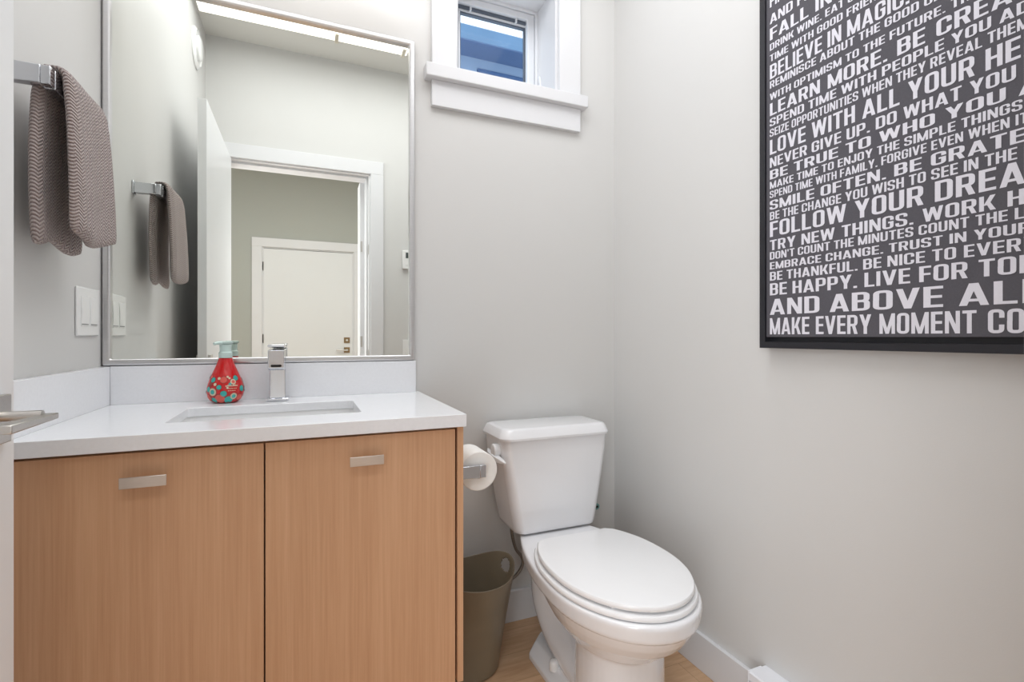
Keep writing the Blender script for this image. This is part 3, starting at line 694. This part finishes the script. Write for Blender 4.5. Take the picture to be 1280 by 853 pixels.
# flush lever on the tank's left flank
b = B(); cyl(b, (0.606, 1.527, 0.667), (0.572, 1.527, 0.667), 0.0215, 32); lv = obj('flush_lever_hub', b, M['seatp'], tank, smooth=40, bevel=0.003)
b = B()
loft(b, [[(x0, y, z0), (x1, y, z0), (x1, y, z1), (x0, y, z1)] for y, x0, x1, z0, z1 in (
    (1.602, 0.580, 0.586, 0.655, 0.659), (1.575, 0.571, 0.588, 0.643, 0.656), (1.54, 0.568, 0.589, 0.637, 0.654), (1.50, 0.568, 0.588, 0.635, 0.653), (1.46, 0.572, 0.586, 0.638, 0.651), (1.436, 0.577, 0.583, 0.643, 0.648))])
obj('flush_lever', recalc(b), M['seatp'], tank, smooth=60, bevel=0.002)
for sx in (-1, 1):
    b = B(); cx, cy = TX + sx * 0.092, 1.325
    loft(b, [circ(cx, cy, z, r, 20) for z, r in ((0.040, 0.0150), (0.060, 0.0150), (0.067, 0.0130), (0.070, 0.007))]); obj('bolt_cap', b, M['plasticw'], to, smooth=50)
for sx in (-1, 1):
    b = B(); cyl(b, (TX + sx * 0.118, 1.555, 0.384), (TX + sx * 0.118, 1.555, 0.407), 0.010, 12); obj('tank_bolt', b, M['brass'], to, smooth=40)

# water supply
hs = thing('water_supply_hose', (0.66, 1.60, 0.20), 'thin braided supply hose looping from the toilet tank to the wall', 'hose')
b = B(); tube(b, spline([(0.668, 1.595, 0.400), (0.670, 1.595, 0.355), (0.684, 1.595, 0.300), (0.708, 1.597, 0.265), (0.712, 1.600, 0.235), (0.690, 1.605, 0.200), (0.655, 1.612, 0.180), (0.620, 1.620, 0.172), (0.600, 1.630, 0.170)], 8), 0.0058, 10)
obj('hose', b, M['hose'], hs, smooth=60)
b = B(); cyl(b, (0.668, 1.595, 0.412), (0.669, 1.595, 0.380), 0.0085, 8); obj('nut', b, M['brass'], hs, smooth=30)
b = B(); cyl(b, (0.600, 1.626, 0.170), (0.600, 1.664, 0.170), 0.009, 12); cyl(b, (0.600, 1.640, 0.170), (0.572, 1.640, 0.170), 0.007, 12); obj('valve', b, M['chrome'], hs, smooth=40)
t = thing('valve_knob', (1.048, 1.665, 0.382), 'tiny teal knob on the back wall, peeking out right of the tank', 'knob')
b = B(); cyl(b, (1.048, 1.679, 0.382), (1.048, 1.655, 0.382), 0.006, 12); obj('stem', b, M['brass'], t, smooth=40)
b = B(); cyl(b, (1.048, 1.655, 0.382), (1.048, 1.643, 0.382), 0.012, 20); k_ = obj('knob_cap', b, M['tealtag'], t, smooth=40, bevel=0.002)
b = B(); cyl(b, (1.048, 1.6432, 0.382), (1.048, 1.642, 0.382), 0.005, 14); obj('screw', b, M['dark'], k_)

# ------------------------------------------------------------------ wastebasket
bn = thing('wastebasket', (0.487, 1.488, 0.0), 'olive-brown plastic wastebasket with a handle cut-out, between vanity and toilet', 'wastebasket')
b = B(); NA, NH = 240, 100; hdir = math.radians(14); V = {}
for j in range(NH + 1):
    f = j / NH
    for i in range(NA):
        t = 2 * PI * i / NA
        bump_ = math.cos(t - hdir); top = 0.290 + 0.030 * max(0, bump_) ** 3 + 0.010 * max(0, -bump_) ** 2
        z = 0.001 + (top - 0.001) * f
        g = z / 0.29
        rx = 0.084 + 0.044 * g ** 1.15; ry_ = 0.082 + 0.040 * g ** 1.15
        if f < 0.03: rx -= 0.006; ry_ -= 0.006
        cx = 0.487 + 0.010 * g; cy = 1.488 + 0.008 * g
        V[i, j] = b.verts.new((cx + rx * math.cos(t), cy + ry_ * math.sin(t), z))
for j in range(NH):
    for i in range(NA):
        tc_ = 2 * PI * (i + 0.5) / NA; fz = (j + 0.5) / NH
        dt = (tc_ - hdir + PI) % (2 * PI) - PI
        if abs(dt / 0.19) ** 2.5 + abs((fz - 0.885) / 0.062) ** 2.5 < 1: continue
        b.faces.new((V[i, j], V[(i + 1) % NA, j], V[(i + 1) % NA, j + 1], V[i, j + 1]))
b.faces.new([V[i, 0] for i in reversed(range(NA))])
o = obj('basket', b, M['bin'], bn, smooth=40)
s = o.modifiers.new('wall', 'SOLIDIFY'); s.thickness = 0.0022; s.offset = -1

# ------------------------------------------------------------------ framed canvas
pc = thing('framed_canvas', (XR, 0.645, 1.53), 'charcoal canvas of white motivational lettering in a black floating frame', 'picture')
FY0, FY1, FZ0, FZ1 = 0.319, 0.960, 1.012, 2.055      # outer frame
XF = XR - 0.035
b = B(); w = 0.0165
for y0, y1, z0, z1 in ((FY0, FY0 + w, FZ0, FZ1), (FY1 - w, FY1, FZ0, FZ1), (FY0 + w, FY1 - w, FZ0, FZ0 + w), (FY0 + w, FY1 - w, FZ1 - w, FZ1)): box(b, XF, XR - 0.001, y0, y1, z0, z1)
box(b, XR - 0.012, XR - 0.001, FY0 + w, FY1 - w, FZ0 + w, FZ1 - w)
bmesh.ops.remove_doubles(b, verts=b.verts, dist=1e-5)
obj('frame', b, M['black'], pc)
XC = XR - 0.030; CY1, CY0, CZ0, CZ1 = 0.944, 0.335, 1.0405, 2.027
cv = obj('canvas', bx(XC, XR - 0.012, CY0, CY1, CZ0, CZ1), M['canvas'], pc, bevel=0.0015)

# bold condensed capitals drawn as strokes and polygons, height 1
TV, THK, WD = 0.150, 0.130, 0.47
def stroke(pts, r=0.13, n=5):
    """poly-line with rounded corners -> outline quads (list of 4-point polygons)"""
    path = []
    for i, p in enumerate(pts):
        if i in (0, len(pts) - 1): path.append(p); continue
        a, c = pts[i - 1], pts[i + 1]
        def toward(q):
            d = math.hypot(q[0] - p[0], q[1] - p[1]); k = min(r, d / 2) / d
            return (p[0] + (q[0] - p[0]) * k, p[1] + (q[1] - p[1]) * k)
        s, e = toward(a), toward(c)
        for j in range(n + 1):
            t = j / n; path.append(((1 - t) ** 2 * s[0] + 2 * t * (1 - t) * p[0] + t * t * e[0], (1 - t) ** 2 * s[1] + 2 * t * (1 - t) * p[1] + t * t * e[1]))
    out = []; L = []
    for i, p in enumerate(path):
        a = path[max(i - 1, 0)]; c = path[min(i + 1, len(path) - 1)]
        tx, ty = c[0] - a[0], c[1] - a[1]; d = math.hypot(tx, ty) or 1; tx /= d; ty /= d
        ox, oy = -ty * TV / 2, tx * THK / 2
        L.append(((p[0] + ox, p[1] + oy), (p[0] - ox, p[1] - oy)))
    for a, c in zip(L, L[1:]): out.append([a[0], a[1], c[1], c[0]])
    return out
def rc(x0, x1, y0, y1): return [[(x0, y0), (x1, y0), (x1, y1), (x0, y1)]]
def dg(x0, y0, x1, y1, t=TV): return [[(x0, y0), (x0 + t, y0), (x1 + t, y1), (x1, y1)]]
def glyph(ch):
    w = WD; v = TV / 2; h = THK / 2; l, r_, t_, b_ = v, w - v, 1 - h, h
    if ch == 'A': w = 0.54; return w, dg(0, 0, w / 2 - TV / 2 - 0.01, 1, TV) + dg(w - TV, 0, w / 2 - TV / 2 + 0.01, 1, TV) + rc(0.12, w - 0.12, 0.18, 0.30)
    if ch == 'B': return w, rc(0, TV, 0, 1) + stroke([(v, t_), (r_ - 0.01, t_), (r_ - 0.01, 0.52), (v, 0.52)]) + stroke([(v, 0.52), (r_, 0.52), (r_, b_), (v, b_)])
    if ch == 'C': return w, stroke([(r_, 0.64), (r_, t_), (l, t_), (l, b_), (r_, b_), (r_, 0.36)])
    if ch == 'D': return w, rc(0, TV, 0, 1) + stroke([(v, t_), (r_, t_), (r_, b_), (v, b_)])
    if ch == 'E': w = 0.40; return w, rc(0, TV, 0, 1) + rc(TV, w, 0, THK) + rc(TV, w - 0.02, 0.44, 0.44 + THK) + rc(TV, w, 1 - THK, 1)
    if ch == 'F': w = 0.39; return w, rc(0, TV, 0, 1) + rc(TV, w - 0.02, 0.42, 0.42 + THK) + rc(TV, w, 1 - THK, 1)
    if ch == 'G': return w, stroke([(r_, 0.66), (r_, t_), (l, t_), (l, b_), (r_, b_), (r_, 0.52)]) + rc(w * 0.52, w, 0.42, 0.42 + THK)
    if ch == 'H': return w, rc(0, TV, 0, 1) + rc(w - TV, w, 0, 1) + rc(TV, w - TV, 0.435, 0.435 + THK)
    if ch == 'I': return TV, rc(0, TV, 0, 1)
    if ch == 'J': w = 0.36; return w, stroke([(l, 0.30), (l, b_), (w - v, b_), (w - v, 1)])
    if ch == 'K': return 0.50, rc(0, TV, 0, 1) + dg(TV - 0.02, 0.36, 0.335, 1, 0.165) + [[(0.20, 0.55), (0.29, 0.70), (0.51, 0), (0.34, 0)]]
    if ch == 'L': w = 0.39; return w, rc(0, TV, 0, 1) + rc(TV, w, 0, THK)
    if ch == 'M': w = 0.63; return w, rc(0, 0.14, 0, 1) + rc(w - 0.14, w, 0, 1) + dg(0.245, 0, 0.0, 1, 0.14) + dg(w - 0.385, 0, w - 0.14, 1, 0.14)
    if ch == 'N': w = 0.49; return w, rc(0, 0.135, 0, 1) + rc(w - 0.135, w, 0, 1) + dg(w - 0.155, 0, 0.0, 1, 0.155)
    if ch == 'O': return w, stroke([(l, 0.5), (l, t_), (r_, t_), (r_, b_), (l, b_), (l, 0.5)])
    if ch == 'P': return w, rc(0, TV, 0, 1) + stroke([(v, t_), (r_, t_), (r_, 0.44), (v, 0.44)])
    if ch == 'R': return w + 0.01, rc(0, TV, 0, 1) + stroke([(v, t_), (r_, t_), (r_, 0.47), (v, 0.47)]) + [[(0.20, 0.5), (0.35, 0.5), (w + 0.01, 0), (w - 0.15, 0)]]
    if ch == 'S': return w, stroke([(r_, 0.70), (r_, t_), (l, t_), (l, 0.56), (r_, 0.44), (r_, b_), (l, b_), (l, 0.30)], r=0.12)
    if ch == 'T': w = 0.44; return w, rc(0, w, 1 - THK, 1) + rc(w / 2 - TV / 2, w / 2 + TV / 2, 0, 1 - THK)
    if ch == 'U': return w, stroke([(l, 1), (l, b_), (r_, b_), (r_, 1)])
    if ch == 'V': w = 0.52; return w, dg(w / 2 - TV / 2 - 0.005, 0, 0, 1, TV) + dg(w / 2 - TV / 2 + 0.005, 0, w - TV, 1, TV)
    if ch == 'W': w = 0.74; return w, dg(0.13, 0, 0, 1, 0.14) + dg(0.13, 0, 0.30, 1, 0.14) + dg(w - 0.27, 0, 0.30, 1, 0.14) + dg(w - 0.27, 0, w - 0.14, 1, 0.14)
    if ch == 'Y': w = 0.51; return w, rc(w / 2 - TV / 2, w / 2 + TV / 2, 0, 0.42) + dg(w / 2 - TV / 2, 0.38, 0, 1, TV + 0.01) + dg(w / 2 - TV / 2, 0.38, w - TV - 0.01, 1, TV + 0.01)
    if ch == 'Z': w = 0.42; return w, rc(0, w, 1 - THK, 1) + rc(0, w, 0, THK) + [[(0, THK), (0.17, THK), (w, 1 - THK), (w - 0.17, 1 - THK)]]
    if ch == '.': return 0.15, rc(0, 0.15, 0, 0.15)
    if ch == "'": return 0.13, [[(0.03, 0.70), (0.10, 0.70), (0.13, 1), (0.0, 1)]]
    return 0.3, []
GAP = 0.075
def natw(s):
    """(summed glyph widths and gaps, number of spaces)"""
    w = 0; sp = 0
    for i, c in enumerate(s):
        if c == ' ': sp += 1; continue
        w += glyph(c)[0]
        if i + 1 < len(s) and s[i + 1] != ' ': w += GAP
    return w, sp
Y0 = 0.9321
LINES = [
    ('FIND', 1.9012, 0.0295, None, None, None, None),
    ('AND FORGET', 1.8575, 0.0243, 'AND', 0.0657, None, None),
    ('FALL IN LOVE.', 1.8152, 0.0309, 'FALL', 0.1073, 'FALL IN', 0.1646),
    ('DRINK WINE. EAT GREAT FOOD.', 1.7881, 0.0176, 'DRINK', 0.0701, 'DRINK WINE. EAT', 0.1927),
    ('TIME WITH GOOD FRIENDS.', 1.7592, 0.0176, 'TIME', 0.0562, 'TIME WITH GOOD FRIEN', 0.2622),
    ('BELIEVE IN MAGIC.', 1.7136, 0.0368, 'BELIEVE', 0.144, 'BELIEVE IN MAGIC.', 0.3234),
    ('REMINISCE ABOUT THE GOOD OLD DAYS.', 1.6894, 0.0186, 'REMINISCE', 0.1303, 'REMINISCE ABOUT THE GOOD', 0.3403),
    ('WITH OPTIMISM TO THE FUTURE. TRAVEL', 1.6584, 0.0176, 'WITH', 0.0613, 'WITH OPTIMISM TO THE FUTURE.', 0.384),
    ('LEARN MORE. BE CREATIVE.', 1.6179, 0.0322, 'LEARN', 0.1362, 'LEARN MORE. BE CREA', 0.4804),
    ('SPEND TIME WITH PEOPLE YOU ADMIRE.', 1.5898, 0.0209, 'SPEND', 0.0973, 'SPEND TIME WITH PEOPLE YOU A', 0.4832),
    ('SEIZE OPPORTUNITIES WHEN THEY REVEAL THEMSELVES.', 1.5627, 0.0203, 'SEIZE', 0.0584, 'SEIZE OPPORTUNITIES WHEN THEY REVEAL THE', 0.4846),
    ('LOVE WITH ALL YOUR HEART.', 1.5164, 0.0383, 'LOVE', 0.1002, 'LOVE WITH ALL YOUR H', 0.4676),
    ('NEVER GIVE UP. DO WHAT YOU LOVE.', 1.4826, 0.0253, 'NEVER', 0.1056, 'NEVER GIVE UP. DO WHAT YOU', 0.4853),
    ('BE TRUE TO WHO YOU ARE.', 1.4518, 0.0234, 'BE', 0.0544, 'BE TRUE TO WHO YOU', 0.4719),
    ('MAKE TIME TO ENJOY THE SIMPLE THINGS IN LIFE.', 1.4274, 0.0182, 'MAKE', 0.0687, 'MAKE TIME TO ENJOY THE SIMPLE THINGS', 0.4936),
    ("SPEND TIME WITH FAMILY. FORGIVE EVEN WHEN IT'S HARD.", 1.4031, 0.0184, 'SPEND', 0.0644, 'SPEND TIME WITH FAMILY. FORGIVE EVEN WHEN', 0.4769),
    ('SMILE OFTEN. BE GRATEFUL.', 1.3722, 0.0243, 'SMILE', 0.1255, 'SMILE OFTEN. BE GRAT', 0.4734),
    ('BE THE CHANGE YOU WISH TO SEE IN THE WORLD.', 1.3456, 0.0209, 'BE', 0.0293, 'BE THE CHANGE YOU WISH TO SEE IN THE', 0.4867),
    ('FOLLOW YOUR DREAMS.', 1.3017, 0.0393, 'FOLLOW', 0.1975, 'FOLLOW YOUR DRE', 0.4589),
    ('TRY NEW THINGS. WORK HARD.', 1.2666, 0.0266, 'TRY', 0.0731, 'TRY NEW THINGS. WORK', 0.4581),
    ("DON'T COUNT THE MINUTES COUNT THE LAUGHS.", 1.2427, 0.0194, "DON'T", 0.0716, "DON'T COUNT THE MINUTES COUNT THE", 0.4744),
    ('EMBRACE CHANGE. TRUST IN YOURSELF.', 1.2170, 0.0186, 'EMBRACE', 0.1401, 'EMBRACE CHANGE. TRUST IN YOU', 0.4853),
    ('BE THANKFUL. BE NICE TO EVERYONE.', 1.1877, 0.0226, 'BE', 0.0371, 'BE THANKFUL. BE NICE TO EVER', 0.4919),
    ('BE HAPPY. LIVE FOR TODAY.', 1.1495, 0.0309, 'BE', 0.0495, 'BE HAPPY. LIVE FOR TO', 0.4857),
    ('AND ABOVE ALL', 1.0987, 0.0406, 'AND', 0.1366, 'AND ABOVE AL', 0.4873),
    ('MAKE EVERY MOMENT COUNT.', 1.0479, 0.0422, 'MAKE', 0.1097, 'MAKE EVERY MOMENT C', 0.4701),
]

b = B()
for text, zb, hgt, w1, p1, w2, p2 in LINES:
    if w1 is None: w1, p1 = 'FI', 0.0205
    n1, _ = natw(w1); sc = p1 / n1; spw = 0.30 * sc
    if w2:
        n2, s2 = natw(w2); r1, k1 = natw(w1)
        # one scale for the whole line, space width from the far anchor (kept within reason)
        spw = (p2 - n2 * sc) / s2
        if not 0.30 * sc < spw < 0.62 * sc:
            spw = min(max(spw, 0.30 * sc), 0.62 * sc); f_ = p2 / (n2 * sc + s2 * spw); sc *= f_; spw *= f_
    x = 0
    # the whole line is fitted to the printed width
    for i, c in enumerate(text):
        if c == ' ': x += spw; continue
        gw, polys = glyph(c)
        if Y0 - (x + gw * sc) < CY0 + 0.004: break
        for q_, pl in enumerate(polys):
            vs = [b.verts.new((XC - 0.0006 - 0.00002 * q_, Y0 - (x + px_ * sc), zb + py_ * hgt)) for px_, py_ in pl]
            try: b.faces.new(vs)
            except Exception: pass
        x += gw * sc + (GAP * sc if i + 1 < len(text) and text[i + 1] != ' ' else 0)
obj('lettering', b, M['ink'], cv)

# ------------------------------------------------------------------ baseboard heater
ht = thing('baseboard_heater', (XR - 0.03, 0.60, 0.0), 'white electric baseboard heater, its end just showing along the right wall', 'heater')
HX = XR - 0.062; b = B()
pr = [(XR - 0.0145, 0.010), (XR - 0.0145, 0.113), (XR - 0.0005, 0.113), (XR - 0.0005, 0.152), (HX + 0.004, 0.152), (HX, 0.148), (HX, 0.128), (HX + 0.020, 0.122), (HX + 0.020, 0.040), (HX, 0.034), (HX, 0.010)]
loft(b, [[(x, y, z) for x, z in pr] for y in (0.20, 0.970)]); recalc(b); obj('housing', b, M['heater'], ht)
obj('front_panel', bx(HX - 0.001, HX + 0.0015, 0.205, 0.965, 0.045, 0.118), M['heater'], ht, bevel=0.0005)
b = B()
for k in range(60): box(b, HX + 0.003, HX + 0.0205, 0.215 + k * 0.0125, 0.2158 + k * 0.0125, 0.05, 0.112)
obj('fins', b, M['alum'], ht)['kind'] = 'stuff'
obj('end_plate', bx(HX - 0.0012, XR - 0.0148, 0.9702, 0.974, 0.008, 0.1525), M['heater'], ht, bevel=0.0008)
